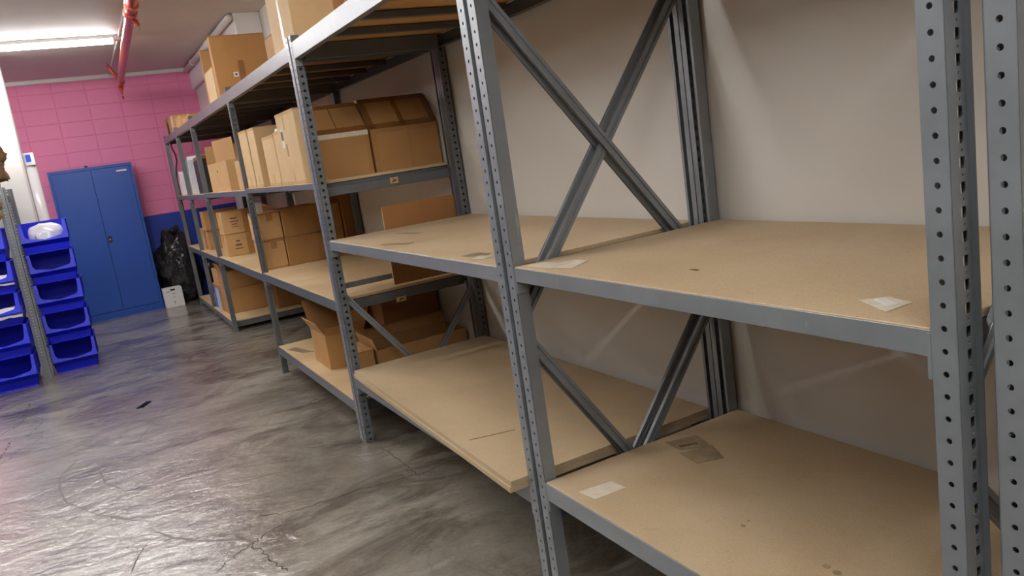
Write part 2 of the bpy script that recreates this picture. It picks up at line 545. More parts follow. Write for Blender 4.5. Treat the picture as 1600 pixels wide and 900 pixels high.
# ------------------------------------------------------------------ shelving
PW, PD, PH, PITCH_H = 0.046, 0.046, 2.29, 0.0381
TH = 0.002
def post_mesh(name, holed_side=False):
    """local: outer side at y=0 (slots, lip towards -y), inner side at y=PW; front plate at x=0 facing -x"""
    m = MB()
    n = int(PH / PITCH_H)
    rest = PH - n * PITCH_H
    m.plate_cells((0, 0, 0), (0, 1, 0), (0, 0, 1), (TH, 0, 0), PW, [(PITCH_H, 0.0052, 0.0052, 2)] * n + [(rest, 0, 0, 2)])
    side = []
    for i in range(n):
        side += [(0.024, 0.0072, 0.0092, 5), (PITCH_H - 0.024, 0.0025, 0.0025, 2)]
    if holed_side:
        m.box(0.019, 0.037, 0, TH, 0, PH)
    else:
        m.plate_cells((0.019, 0, 0), (1, 0, 0), (0, 0, 1), (0, TH, 0), 0.018, side + [(rest, 0, 0, 2)])
    m.box(0.0, 0.019, 0, TH, 0, PH)
    m.box(0.037, 0.047, 0, TH, 0, PH)
    m.box(0.045, 0.047, -0.010, 0, 0, PH)                 # outward lip
    m.box(0.045, 0.047, TH, 0.014, 0, PH)                 # inward return
    if holed_side:
        m.box(PD - TH - 0.0005, PD - 0.0005, TH, PW - TH, 0, PH)          # closed back keeps the holes dark
        m.plate_cells((TH, PW - TH, 0), (1, 0, 0), (0, 0, 1), (0, TH, 0), PD - TH, [(PITCH_H, 0.0074, 0.0074, 2)] * n + [(rest, 0, 0, 2)])
    else:
        m.box(TH, PD, PW - TH, PW, 0, PH)                 # plain inner side
    m.box(PD - TH, PD, PW - 0.012, PW - TH, 0, PH)        # its return
    me = m.mesh(name)
    return me
POST = post_mesh('post')
POST.materials.append(MT['grey_steel'])
fix_normals(POST); POST['fixed'] = 1
POST_OLD = post_mesh('post', True)
POST_OLD.materials.append(MT['worn_steel'])
fix_normals(POST_OLD); POST_OLD['fixed'] = 1
FOOT = MB().box(-0.004, 0.055, -0.012, PW + 0.004, 0, 0.004).mesh('foot_plate'); FOOT.materials.append(MT['dark_steel'])
BACK = WX - 0.012

def post(parent, y, outer_sign, rear, old=False):
    """outer_sign -1: slotted side faces -y (near end); +1: faces +y (far end). y = the face away from the bay"""
    o = obj('post', POST_OLD if old else POST, None, parent)
    sx = -1 if rear else 1
    sy = 1 if outer_sign < 0 else -1
    o.scale = (sx, sy, 1)
    o.location = (BACK if rear else FX, y, 0)
    f = obj('foot_plate', FOOT, None, o)
    return o

def brace(parent, y, x0, z0, x1, z1, mat='grey_steel', side=-1):
    p, q = Vector((x0, y, z0)), Vector((x1, y, z1))
    d = (q - p).normalized()
    ac = Vector((-d.z, 0, d.x))
    prof = [(-.017, .012), (-.017, 0), (-.006, 0), (-.004, .005), (.004, .005), (.006, 0), (.017, 0), (.017, .012)]
    b = MB().strip(prof, p, q, ac, (0, 1, 0), 0.0018)
    o = b.build('brace', mat, parent)
    for e in (p + d * 0.02, q - d * 0.02):
        MB().tube([e + Vector((0, -0.007, 0)), e + Vector((0, 0.004, 0))], 0.007, 6).build('bolt', 'chrome', o)
    return o

def shelf(parent, y0, y1, zt, bh, joists, board='particle_board', beam='grey_steel', xf=None, own_board=True, thick=0.016):
    zb = zt - 0.003
    m = MB()
    m.box(FX + 0.001, FX + 0.004, y0, y1, zb - bh, zb, 0.0008)
    m.box(FX + 0.004, FX + 0.036, y0, y1, zb - bh, zb - bh + 0.003)
    m.box(FX + 0.004, FX + 0.020, y0, y1, zb - thick - 0.003, zb - thick)
    b = m.build('front_beam', beam, parent)
    for (ya, yb) in ((y0 + 0.0005, y0 + 0.009), (y1 - 0.009, y1 - 0.0005)):
        MB().box(FX + 0.0005, FX + 0.04, ya, yb, zb - bh - 0.04, zb - 0.004, 0.001).build('hook_plate', 'grey_steel', b)
    m = MB()
    m.box(BACK - 0.004, BACK - 0.001, y0, y1, zb - bh, zb - thick, 0.0008)
    m.box(BACK - 0.036, BACK - 0.004, y0, y1, zb - bh, zb - bh + 0.003)
    m.build('rear_beam', 'dark_steel', parent)
    for ya in (y0 + 0.006, y1 - 0.036):
        MB().box(FX + 0.05, BACK - 0.05, ya, ya + 0.03, zb - bh - 0.012, zb - thick, 0.002).build('end_beam', 'dark_steel', parent)
    for i in range(joists):
        yj = y0 + (y1 - y0) * (i + 1) / (joists + 1)
        MB().box(FX + 0.02, BACK - 0.02, yj - 0.02, yj + 0.02, zb - thick - 0.032, zb - thick, 0.002).build('joist', 'dark_steel', parent)
    if own_board:
        return MB().box(FX + 0.0045, BACK - 0.0045, y0 + 0.003, y1 - 0.003, zt - thick, zt, 0.0015).build('shelf_board', board, parent)

def patch(parent, pts, z, mat, name='tape_patch', t=0.0008):
    m = MB().prism([(x, y, z) for x, y in pts], (0, 0, t))
    return m.build(name, mat, parent)

def unit(label, y0, y1, near=True, far=True, old_near=False, old_far=False):
    t = thing('shelving_unit', label, 'shelving unit', (0, 0, 0), 0, 'grey steel shelving along the white wall')
    if near:
        for r in (0, 1): post(t, y0 - PW, -1, r, old_near)
    if far:
        for r in (0, 1): post(t, y1 + PW, 1, r, old_far)
    return t

def xbrace(t, y, zhi, zlo, mat='grey_steel'):
    brace(t, y, FX + 0.035, zhi, BACK - 0.035, zlo, mat)
    brace(t, y + 0.016, BACK - 0.035, zhi, FX + 0.035, zlo, mat)

def lower_brace(t, y, zf, zr, zend=0.33, sf=1.48, sr=1.24):
    brace(t, y, FX + 0.04, zf, FX + 0.04 + (zf - zend) / sf, zend)
    brace(t, y + 0.016, BACK - 0.035, zr, BACK - 0.035 - (zr - zend) / sr, zend)
    MB().box(FX + 0.04, BACK - 0.04, y + 0.004, y + 0.012, zend - 0.03, zend, 0.001).build('strut', 'dark_steel', t)
ZM, ZB, ZT = 1.197, 0.462, 2.256
# bay 0 (right of the frame)
u0 = unit('grey slotted-post shelving unit cut off by the right edge of the picture', -0.75, 0.646)
shelf(u0, -0.75, 0.646, ZM, 0.045, 1); shelf(u0, -0.75, 0.646, ZB, 0.065, 1); shelf(u0, -0.75, 0.646, ZT, 0.085, 3, 'top_board')
xbrace(u0, 0.668, 2.03, 1.03); xbrace(u0, 0.668, 0.93, 0.05)
# bay 1
u1 = unit('nearest empty shelving unit with tape scraps on both boards', 0.793, 2.205)
b1m = shelf(u1, 0.793, 2.205, ZM, 0.045, 2)
b1b = shelf(u1, 0.793, 2.205, ZB, 0.062, 2)
shelf(u1, 0.793, 2.205, ZT, 0.085, 3, 'top_board')
xbrace(u1, 2.226, 2.045, 1.015); lower_brace(u1, 2.226, 0.935, 0.89)
xbrace(u1, 0.755, 2.03, 1.03); xbrace(u1, 0.755, 0.93, 0.05)
# bay 2
u2_ = unit('empty shelving unit with a loose double board jutting out at the bottom', 2.322, 4.33, old_far=True)
b2m = shelf(u2_, 2.322, 4.33, ZM - 0.006, 0.05, 2)
shelf(u2_, 2.322, 4.33, 0.405, 0.062, 2, own_board=False, beam='worn_steel')
shelf(u2_, 2.322, 4.33, ZT, 0.085, 4, 'top_board')
xbrace(u2_, 2.278, 2.045, 1.015); lower_brace(u2_, 2.278, 0.935, 0.89)
lower_brace(u2_, 4.345, 0.86, 0.765, 0.30, 1.37, 1.25)
# its two loose boards, one on the other
def loose(z, dx, lab=None):
    m = MB().prism([(FX - 0.005 + dx, 4.322, z), (FX - 0.07 + dx, 2.335, z), (BACK - 0.03, 2.335, z), (BACK - 0.03, 4.322, z)], (0, 0, 0.0195))
    return m.build('shelf_board', 'particle_board', u2_)
loose(0.4025, 0.0); b2b = loose(0.4225, 0.007)
# bay 3
u3 = unit('shelving unit holding upright slim cartons in the middle of the row', 4.446, 6.47, old_far=True)
shelf(u3, 4.446, 6.47, 1.512, 0.034, 2, 'aged_board', 'worn_steel')
b3m = shelf(u3, 4.446, 6.47, 0.838, 0.062, 2, 'aged_board', 'worn_steel')
b3b = shelf(u3, 4.446, 6.47, 0.234, 0.066, 2, 'aged_board', 'worn_steel')
shelf(u3, 4.446, 6.47, ZT, 0.08, 4, 'top_board', 'worn_steel')
MB().box(FX + 0.05, BACK - 0.05, 4.425, 4.445, 0.895, 0.925, 0.002).build('strut', 'grey_steel', u3)
MB().box(FX + 0.05, BACK - 0.05, 4.40, 4.44, 1.425, 1.475, 0.002).build('strut', 'dark_steel', u3)
# bays 4-6 share their frames
u4 = unit('add-on shelving bay without a bottom shelf', 6.516, 8.80, near=False, old_far=True)
shelf(u4, 6.516, 8.80, 1.50, 0.045, 2, 'aged_board', 'worn_steel')
shelf(u4, 6.516, 8.80, 0.83, 0.062, 2, 'aged_board', 'worn_steel')
shelf(u4, 6.516, 8.80, ZT, 0.08, 4, 'top_board', 'worn_steel')
u5 = unit('short shelving bay holding the black carton, second from the pink wall', 8.846, 10.19, near=False, old_far=True)
u6 = unit('last short shelving bay standing next to the pink wall', 10.236, 11.48, near=False, old_far=True)
for u, a, b in ((u5, 8.846, 10.19), (u6, 10.236, 11.48)):
    shelf(u, a, b, 1.492, 0.05, 1, 'aged_board', 'worn_steel')
    shelf(u, a, b, 0.82, 0.06, 1, 'aged_board', 'worn_steel')
    shelf(u, a, b, 0.118, 0.06, 1, 'aged_board', 'worn_steel')
    shelf(u, a, b, ZT, 0.075, 2, 'top_board', 'worn_steel')

# tape scraps and marks on the boards
Z1 = ZM + 0.0003
patch(b1m, [(1.175, 2.18), (1.19, 2.05), (1.25, 2.04), (1.24, 2.17)], Z1, 'tape_clear')
patch(b1m, [(1.19, 2.04), (1.215, 1.96), (1.315, 2.02), (1.29, 2.10)], Z1 + .0006, 'tape_clear')
patch(b1m, [(1.255, 1.01), (1.30, 0.98), (1.28, 0.915), (1.205, 0.915)], Z1, 'tape_clear')
patch(b1m, [(1.265, 0.985), (1.285, 0.975), (1.262, 0.93), (1.238, 0.935)], Z1 + .0006, 'paper_white')
patch(b1m, [(1.335, 1.585), (1.345, 1.575), (1.344, 1.555), (1.330, 1.548), (1.332, 1.57)], Z1, 'ink_soft', 'gouge')
Z2 = ZM - 0.0057
patch(b2m, [(1.20, 2.70), (1.275, 2.72), (1.285, 2.62), (1.215, 2.58)], Z2, 'tape_grey')
patch(b2m, [(1.19, 2.60), (1.24, 2.62), (1.245, 2.54), (1.20, 2.52)], Z2 + .0006, 'tape_clear')
patch(b2m, [(1.20, 3.62), (1.25, 3.60), (1.31, 3.46), (1.27, 3.42), (1.22, 3.54)], Z2, 'tape_grey', 'stain')
patch(b2m, [(1.43, 4.02), (1.47, 3.99), (1.49, 3.80), (1.46, 3.82)], Z2, 'tape_grey', 'stain')
Z3 = ZB + 0.0003
patch(b1b, [(1.19, 2.06), (1.31, 2.045), (1.315, 1.975), (1.20, 1.98)], Z3, 'tape_clear')
patch(b1b, [(1.63, 2.16), (1.745, 2.13), (1.73, 2.06), (1.71, 2.02), (1.62, 2.07)], Z3, 'tape_grey')
patch(b1b, [(1.60, 2.05), (1.72, 2.02), (1.675, 1.915), (1.585, 1.945)], Z3 + .0006, 'tape_grey')
patch(b1b, [(1.64, 2.10), (1.70, 2.075), (1.695, 2.065), (1.635, 2.088)], Z3 + .0014, 'ink_soft', 'crease')
for (x, y, r) in ((1.40, 1.55, .006), (1.43, 1.56, .004), (1.40, 1.27, .009), (1.395, 1.235, .010)):
    patch(b1b, [(x + r * math.cos(a), y + r * 1.2 * math.sin(a)) for a in [k * math.pi / 4 for k in range(8)]], Z3, 'tape_grey', 'stain')
patch(b2b, [(1.155, 2.812), (1.25, 2.785), (1.34, 2.762), (1.34, 2.757), (1.25, 2.779), (1.155, 2.806)], 0.4421, 'ink_soft', 'crack')
patch(b3b, [(1.17, 6.25), (1.24, 6.28), (1.32, 5.95), (1.24, 6.0)], 0.2343, 'tape_grey', 'stain', 0.0004)
# little tags hanging on the shelving
def shelf_tag(parent, x, y, z, w, h):
    o = MB().box(x, x + w, y - 0.003, y, z, z + h, 0.0006).build('shelf_tag', 'card_tan', parent)
    for a, b_, c_, d_ in ((.2, .45, .2, .42), (.38, .8, .36, .62), (.3, .5, .7, .82)):
        MB().box(x + w * a, x + w * b_, y - 0.0036, y - 0.003, z + h * c_, z + h * d_).build('mark', 'ink', o)
shelf_tag(u3, 1.585, 4.40, 1.44, 0.05, 0.035)
shelf_tag(u3, 1.515, 4.446, 0.745, 0.06, 0.03)

# ------------------------------------------------------------------ cartons
CG = 'brown cardboard cartons on the grey shelving'
def carton(label, x0, x1, y0, y1, z0, z1, mat='card_brown', seam='x', tape=None, front_tape=None, near_tape=None, edge=True, name='carton'):
    """closed carton; seam = axis of the top flap joint"""
    cx, cy = (x0 + x1) / 2, (y0 + y1) / 2
    t = thing(name, label, 'box', (cx, cy, z0), random.uniform(-0.012, 0.012), CG)
    a, b, h = (x1 - x0) / 2, (y1 - y0) / 2, z1 - z0
    MB().box(-a, a, -b, b, 0.0005, h - 0.004, 0.004).build('body', mat, t)
    g = 0.0015
    if seam == 'x':
        MB().box(-a, a, -b, -g, h - 0.004, h, 0.001).build('flap', mat, t)
        MB().box(-a, a, g, b, h - 0.004, h, 0.001).build('flap', mat, t)
    else:
        MB().box(-a, -g, -b, b, h - 0.004, h, 0.001).build('flap', mat, t)
        MB().box(g, a, -b, b, h - 0.004, h, 0.001).build('flap', mat, t)
    if tape:
        w = 0.025
        if seam == 'x':
            m = MB().box(-a - .001, a + .001, -w, w, h, h + 0.0012)
            m.box(-a - .0014, -a - .0002, -w, w, h - min(.07, h * .4), h)
            m.box(a + .0002, a + .0014, -w, w, h - min(.07, h * .4), h)
        else:
            m = MB().box(-w, w, -b - .001, b + .001, h, h + 0.0012)
            m.box(-w, w, -b - .0014, -b - .0002, h - min(.07, h * .4), h)
            m.box(-w, w, b + .0002, b + .0014, h - min(.07, h * .4), h)
        m.build('tape', tape, t)
    for spec in (near_tape or []):      # (u0,u1,v0,v1,mat) fractions on the -y face
        u0_, u1_, v0, v1, mm = spec
        MB().box(-a + 2 * a * u0_, -a + 2 * a * u1_, -b - .0012, -b - .0002, h * v0, h * v1).build('tape', mm, t)
    for spec in (front_tape or []):     # on the -x face, u from near to far
        u0_, u1_, v0, v1, mm = spec
        MB().box(-a - .0012, -a - .0002, -b + 2 * b * u0_, -b + 2 * b * u1_, h * v0, h * v1).build('tape', mm, t)
    return t

def flap(parent, p0, p1, d, mat, t=0.004, name='flap'):
    """slab hinged on p0-p1 reaching out along d"""
    p0, p1, d = Vector(p0), Vector(p1), Vector(d)
    n = (p1 - p0).cross(d).normalized() * t
    return MB().prism([p0, p1, p1 + d, p0 + d], n).build(name, mat, parent)

def open_carton(label, x0, x1, y0, y1, z0, z1, mat, flaps):
    t = thing('open_carton', label, 'box', ((x0 + x1) / 2, (y0 + y1) / 2, z0), 0, CG)
    a, b, h, k = (x1 - x0) / 2, (y1 - y0) / 2, z1 - z0, 0.005
    m = MB().box(-a, a, -b, b, 0, k)
    m.box(-a, a, -b, -b + k, k, h); m.box(-a, a, b - k, b, k, h)
    m.box(-a, -a + k, -b + k, b - k, k, h); m.box(a - k, a, -b + k, b - k, k, h)
    m.build('body', mat, t)
    for sd, d in flaps:
        c = {'front': ((-a, -b, h), (-a, b, h)), 'rear': ((a, -b, h), (a, b, h)),
             'near': ((-a, -b, h), (a, -b, h)), 'far': ((-a, b, h), (a, b, h))}[sd]
        flap(t, *c, d, mat)
    return t

# --- bay 3, upper shelf
def sloped_carton(label, x0, x1, y0, depth, z0, zf, ztop, back, mat, split):
    t = thing('sloped_carton', label, 'box', (x0, y0, z0), 0, CG)
    w, hf, ht = x1 - x0, zf - z0, ztop - z0
    MB().prism([(0, 0, 0), (0, 0, hf), (0, back, ht), (0, depth, ht), (0, depth, 0)], (w, 0, 0)).build('body', mat, t)
    n = Vector((0, -(ht - hf), back)).normalized() * 0.0015
    def on_slope(u0_, u1_, v0, v1, mm):
        f = lambda u, v: Vector((w * u, back * v, hf + (ht - hf) * v))
        MB().prism([f(u0_, v0), f(u1_, v0), f(u1_, v1), f(u0_, v1)], n).build('tape', mm, t)
    on_slope(0, 1, 0.0, 0.16, 'tape_dark'); on_slope(0, 1, 0.86, 1.0, 'tape_dark')
    if split:
        on_slope(0.47, 0.54, 0.0, 1.0, 'tape_dark'); on_slope(0, 0.08, 0.0, 1.0, 'tape_dark'); on_slope(0.93, 1, 0.0, 1.0, 'tape_dark')
        MB().box(w * .53, w * .57, -.0012, -.0002, 0, hf).build('tape', 'tape_tan', t)
        MB().box(0, w * .07, -.0012, -.0002, 0, hf).build('tape', 'tape_tan', t)
    else:
        on_slope(0.42, 0.44, 0.16, 0.86, 'card_crease')
        MB().box(w * .93, w, -.0012, -.0002, 0, hf).build('tape', 'tape_tan', t)
    MB().box(0, w, -.0014, -.0002, hf - 0.028, hf).build('tape', 'tape_clear' if not split else 'tape_tan', t)
    return t
sloped_carton('carton with sloping lid beside the double post, left of its twin', 1.262, 1.572, 4.60, 0.5, 1.512, 1.77, 1.945, 0.16, 'card_brown', False)
sloped_carton('wide carton with sloping taped lid against the white wall', 1.588, 2.018, 4.60, 0.5, 1.512, 1.765, 1.955, 0.16, 'card_brown', True)

def slim(label, x0, x1, y0, y1, z1, mat, extra=True):
    t = carton(label, x0, x1, y0, y1, 1.512, z1, mat, 'y')
    a, b, h = (x1 - x0) / 2, (y1 - y0) / 2, z1 - 1.512
    MB().box(-a - .0012, -a - .0002, -b, b, h - 0.018, h).build('tape', 'card_tan', t)
    MB().box(-a - .0012, -a - .0002, -b, b, 0.002, 0.02).build('tape', 'card_tan', t)
    if extra:
        MB().box(-a - .0012, -a - .0002, -0.008, 0.012, 0.02, 0.08).build('tape', 'card_tan', t)
    return t
slim('slim upright carton, farthest of the five behind the post', 1.175, 1.46, 6.165, 6.455, 1.94, 'card_pale')
slim('slim upright carton with brown side showing, second farthest', 1.175, 1.74, 5.885, 6.105, 1.935, 'card_pale')
slim('shorter slim carton in the middle of the upright five', 1.175, 1.262, 5.30, 5.665, 1.842, 'card_pale')
t4b = slim('narrow upright carton with a torn white tape end on top', 1.175, 1.235, 5.135, 5.285, 1.85, 'card_pale', False)
MB().prism([(-0.03, -0.06, 0.34), (-0.03, 0.02, 0.34), (-0.02, 0.03, 0.36), (-0.02, -0.02, 0.352), (-0.02, -0.06, 0.365)], (0.012, 0, 0)).build('torn_tape', 'paper_white', t4b)
t4 = slim('tall upright carton with a white shipping label', 1.17, 1.252, 4.655, 5.125, 1.945, 'card_pale')
MB().box(-0.0425, -0.0412, 0.095, 0.155, 0.225, 0.335).build('shipping_label', 'paper_white', t4)
MB().box(-0.0430, -0.0424, 0.10, 0.15, 0.27, 0.325).build('label_print', 'ink_soft', t4)
MB().box(-0.0425, -0.0412, 0.045, 0.075, 0.17, 0.245).build('print', 'tape_tan', t4)
MB().box(-0.0425, -0.0412, 0.03, 0.05, 0.33, 0.433).build('tape', 'card_tan', t4)
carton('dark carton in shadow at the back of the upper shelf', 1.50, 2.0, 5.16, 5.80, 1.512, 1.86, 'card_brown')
# --- bay 4, upper shelf
oc = open_carton('tan carton with one flap standing up, behind the third post', 1.20, 1.55, 7.43, 8.55, 1.50, 1.772, 'card_tan',
                 [('far', (0, -0.05, 0.18)), ('rear', (0.08, 0, 0.2))])
f_ = flap(oc, (-0.175, -0.05, 0.27), (-0.08, -0.56, 0.27), (-0.0, 0.02, 0.2), 'card_brown')
MB().box(-0.1765, -0.1752, -0.02, 0.03, 0.18, 0.20).build('print', 'ink_soft', oc)
carton('small tan carton between the tan open box and the post', 1.20, 1.46, 6.62, 7.02, 1.50, 1.745, 'card_tan', 'y', 'tape_tan')
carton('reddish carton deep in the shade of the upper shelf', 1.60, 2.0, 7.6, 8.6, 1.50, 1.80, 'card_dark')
# --- bays 5/6, upper shelf
bc = carton('black carton with a brown lid on the upper shelf', 1.24, 1.75, 9.20, 9.86, 1.492, 1.86, 'black_card', 'y')
MB().box(-0.25, 0.25, -0.33, 0.33, 0.369, 0.41, 0.004).build('lid', 'card_dark', bc)
labels = ['tallest white wrapped panel leaning beside the black carton', 'white wrapped panel second from the black carton',
          'white wrapped panel third from the black carton', 'shortest white wrapped panel, nearest to the pink wall']
for i, (y, h, lean, x0) in enumerate(((10.04, 0.44, 0.14, 1.20), (10.32, 0.40, 0.16, 1.19), (10.62, 0.33, 0.12, 1.20), (11.1, 0.30, 0.10, 1.19))):
    t = thing('wrapped_panel', labels[i], 'panel', (x0, y, 1.493), 0, 'white wrapped panels on the upper shelf')
    MB().prism([(0, 0, 0), (0, 0.09, 0), (0, 0.09 - lean * .3, h * .92), (0, -lean * .15, h), (0, -lean * .3, h * .9)][:5], (0.34, 0, 0)).build('panel_body', 'white_film', t)
    MB().box(-0.002, 0, 0.02, 0.03, 0.02, h * .6).build('edge_strip', 'white_paint', t)
# --- bay 4, mid shelf: block of four plus two tall ones
zb = 0.83
def mid(label, x0, x1, y0, y1, z0, z1, mat, right_dark=True):
    return carton(label, x0, x1, y0, y1, z0, z1, mat, 'y', 'tape_tan',
                  near_tape=[(0, 1, 0.0, 0.06, 'tape_tan'), (0, 1, 0.94, 1.0, 'tape_tan'), (0.8, 1.0, 0.0, 1.0, 'tape_tan')] if right_dark else
                            [(0, 1, 0.0, 0.06, 'tape_tan'), (0, 1, 0.94, 1.0, 'tape_tan')],
                  front_tape=[(0, 1, 0.93, 1.0, 'tape_tan')])
mid('lower left carton of the taped block of four', 1.225, 1.402, 6.66, 7.02, zb, 1.065, 'card_tan', False)
mid('upper left carton of the taped block of four', 1.228, 1.405, 6.66, 7.06, 1.067, 1.295, 'card_tan', False)
mid('lower right carton of the taped block of four', 1.412, 1.735, 6.64, 7.06, zb, 1.066, 'card_brown')
mid('upper right carton of the taped block of four', 1.415, 1.738, 6.65, 7.05, 1.068, 1.30, 'card_brown')
carton('tall dark carton right of the block of four', 1.80, 1.905, 6.64, 7.0, zb, 1.285, 'card_brown', near_tape=[(0, 1, .48, .56, 'tape_tan')])
carton('tall dark carton in the back corner against the wall', 1.915, 2.012, 6.60, 7.0, zb, 1.36, 'card_dark')
lp = thing('loose_paper', 'white folded paper lying on the upper left taped carton', 'paper', (1.24, 6.70, 1.297))
MB().prism([(-0.01, 0, 0), (0.05, 0, 0.004), (0.05, 0, 0.085), (-0.008, 0, 0.095)], (0, 0.002, 0)).build('sheet', 'paper_white', lp)
fl_ = flap(lp, (0.07, 0, 0.07), (0.07, 0.25, 0.07), (0.10, 0, -0.055), 'card_pale')
# printed pair at far end of bay 4
def printed(label, z0, z1, marks):
    t = carton(label, 1.215, 1.70, 8.50, 8.79, z0, z1, 'card_tan', 'x', 'tape_tan', near_tape=[(.42, .62, 0, 1, 'tape_tan')])
    h = z1 - z0
    for (u0_, u1_, v0, v1) in marks:
        MB().box(-0.2425 + 0.485 * u0_, -0.2425 + 0.485 * u1_, -0.1468, -0.1453, h * v0, h * v1).build('print', 'ink_soft', t)
printed('lower printed carton stacked on the middle shelf', 0.83, 1.055, [(.16, .32, .30, .34), (.18, .31, .44, .52), (.2, .28, .63, .70)])
printed('upper printed carton with dark lettering marks', 1.057, 1.285,
        [(.17, .31, .66, .72), (.16, .33, .52, .57), (.18, .30, .40, .44), (.18, .32, .29, .32), (.52, .64, .68, .80)])
# pair in bay 5
carton('lower grey brown carton of the far stacked pair', 1.235, 1.62, 9.97, 10.165, 0.82, 1.05, 'card_brown', 'x', 'tape_tan')
carton('upper grey brown carton of the far stacked pair', 1.225, 1.62, 9.95, 10.165, 1.052, 1.28, 'card_brown', 'x', 'tape_tan')
carton('narrow carton next to the pink wall on the middle shelf', 1.235, 1.6, 10.26, 10.56, 0.82, 1.07, 'card_tan', 'x', 'tape_tan')
# bottom shelf, bays 5/6
carton('large brown carton at the bottom of the far bay', 1.21, 1.68, 9.33, 9.66, 0.118, 0.40, 'card_brown', 'x', 'tape_tan')
open_carton('open brown carton stacked on the bottom shelf of the far bay', 1.22, 1.66, 9.35, 9.70, 0.402, 0.60, 'card_brown',
            [('far', (0, 0.08, 0.10)), ('front', (-0.03, 0, 0.09))])
bl = carton('carton with a blue stripe beside the far post', 1.20, 1.60, 9.70, 10.15, 0.118, 0.42, 'card_brown', 'y',
            front_tape=[(.2, .75, .0, .85, 'cyan_label'), (.75, .95, 0, .9, 'blue_label')])
carton('brown carton on top of the blue striped one', 1.215, 1.6, 9.74, 10.12, 0.422, 0.60, 'card_tan', 'y', 'tape_tan')
carton('big dark carton against the wall at the bottom of the far bay', 1.70, 2.0, 9.0, 9.9, 0.118, 0.56, 'card_dark')
# --- bay 3, bottom shelf
open_carton('open brown carton with raised flaps on the low shelf', 1.252, 1.53, 5.27, 5.66, 0.234, 0.478, 'card_brown',
            [('near', (0, -0.03, 0.05)), ('front', (-0.05, 0.0, 0.09)), ('far', (-0.02, 0.03, 0.20)), ('rear', (0.06, 0, 0.16))])
lc = open_carton('long low carton with torn corner under the empty shelf', 1.40, 2.01, 4.64, 4.98, 0.234, 0.44, 'card_brown',
            [('front', (-0.02, 0, 0.075)), ('far', (0, 0.03, 0.07))])
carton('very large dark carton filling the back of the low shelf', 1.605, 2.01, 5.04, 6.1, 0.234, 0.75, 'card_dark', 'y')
carton('small carton with blue grey lower edge beside the double post', 1.285, 1.385, 4.66, 4.95, 0.234, 0.455, 'card_brown', 'y',
       near_tape=[(0, 1, .02, .35, 'dark_steel')])
# flat carton standing between the double frame
fc = thing('flat_carton', 'large folded flat carton standing upright between the double posts', 'cardboard', (1.50, 4.387, 0.86), 0, CG)
MB().box(0, 0.46, -0.0045, 0.0045, 0, 0.46, 0.001).build('sheet', 'card_dark', fc)  # darker card colour stands in for the shadow on this sheet
MB().box(-0.002, 0, -0.004, 0.004, 0, 0.46).build('raw_edge', 'card_pale', fc)
MB().box(0.0, 0.46, -0.0053, -0.0044, 0.30, 0.303).build('crease', 'card_crease', fc)
# --- top shelf
bb = carton('tall brown carton standing on the top shelf', 1.205, 1.65, 7.05, 7.14, ZT, 2.765, 'card_brown', 'x')
MB().box(-0.08, -0.04, -0.0462, -0.0452, 0.17, 0.21).build('sticker', 'paper_white', bb)
MB().box(-0.068, -0.05, -0.0468, -0.0461, 0.182, 0.198).build('sticker_print', 'ink', bb)
MB().box(-0.03, 0.02, -0.0462, -0.0452, 0.13, 0.30).build('tape', 'tape_dark', bb)
carton('pale fronted carton behind the tall brown one on top', 1.20, 1.60, 7.16, 7.58, ZT, 2.535, 'card_pale', 'y')
carton('thin brown carton standing behind the pale one, below the white pipe', 1.205, 1.60, 7.62, 7.665, ZT, 2.745, 'card_brown', 'x')
tn = carton('big carton cut by the top of the picture on the top shelf', 1.195, 1.64, 4.42, 4.90, ZT, 2.82, 'card_pale', 'y', 'tape_tan',
       near_tape=[(.55, .70, 0, 1, 'tape_tan')], front_tape=[(.42, .5, .0, .5, 'tape_clear')])
carton('small brown carton behind the big one on the top shelf', 1.24, 1.44, 5.0, 5.3, ZT, 2.43, 'card_brown', 'y', 'tape_tan')
carton('carton with clear tape at the far end of the top shelf', 1.21, 1.6, 10.62, 11.1, ZT, 2.47, 'card_brown', 'y', front_tape=[(.1, .5, 0, 1, 'tape_clear')])
carton('dark striped carton last on the top shelf by the pink wall', 1.21, 1.6, 11.13, 11.47, ZT, 2.49, 'card_brown', 'y', front_tape=[(.1, .6, 0, .75, 'black_card')])
carton('plain tan carton third from the far end on top', 1.23, 1.6, 10.15, 10.6, ZT, 2.42, 'card_tan', 'y')
carton('low tan carton fourth from the far end on top', 1.25, 1.6, 9.5, 10.1, ZT, 2.37, 'card_tan', 'y')

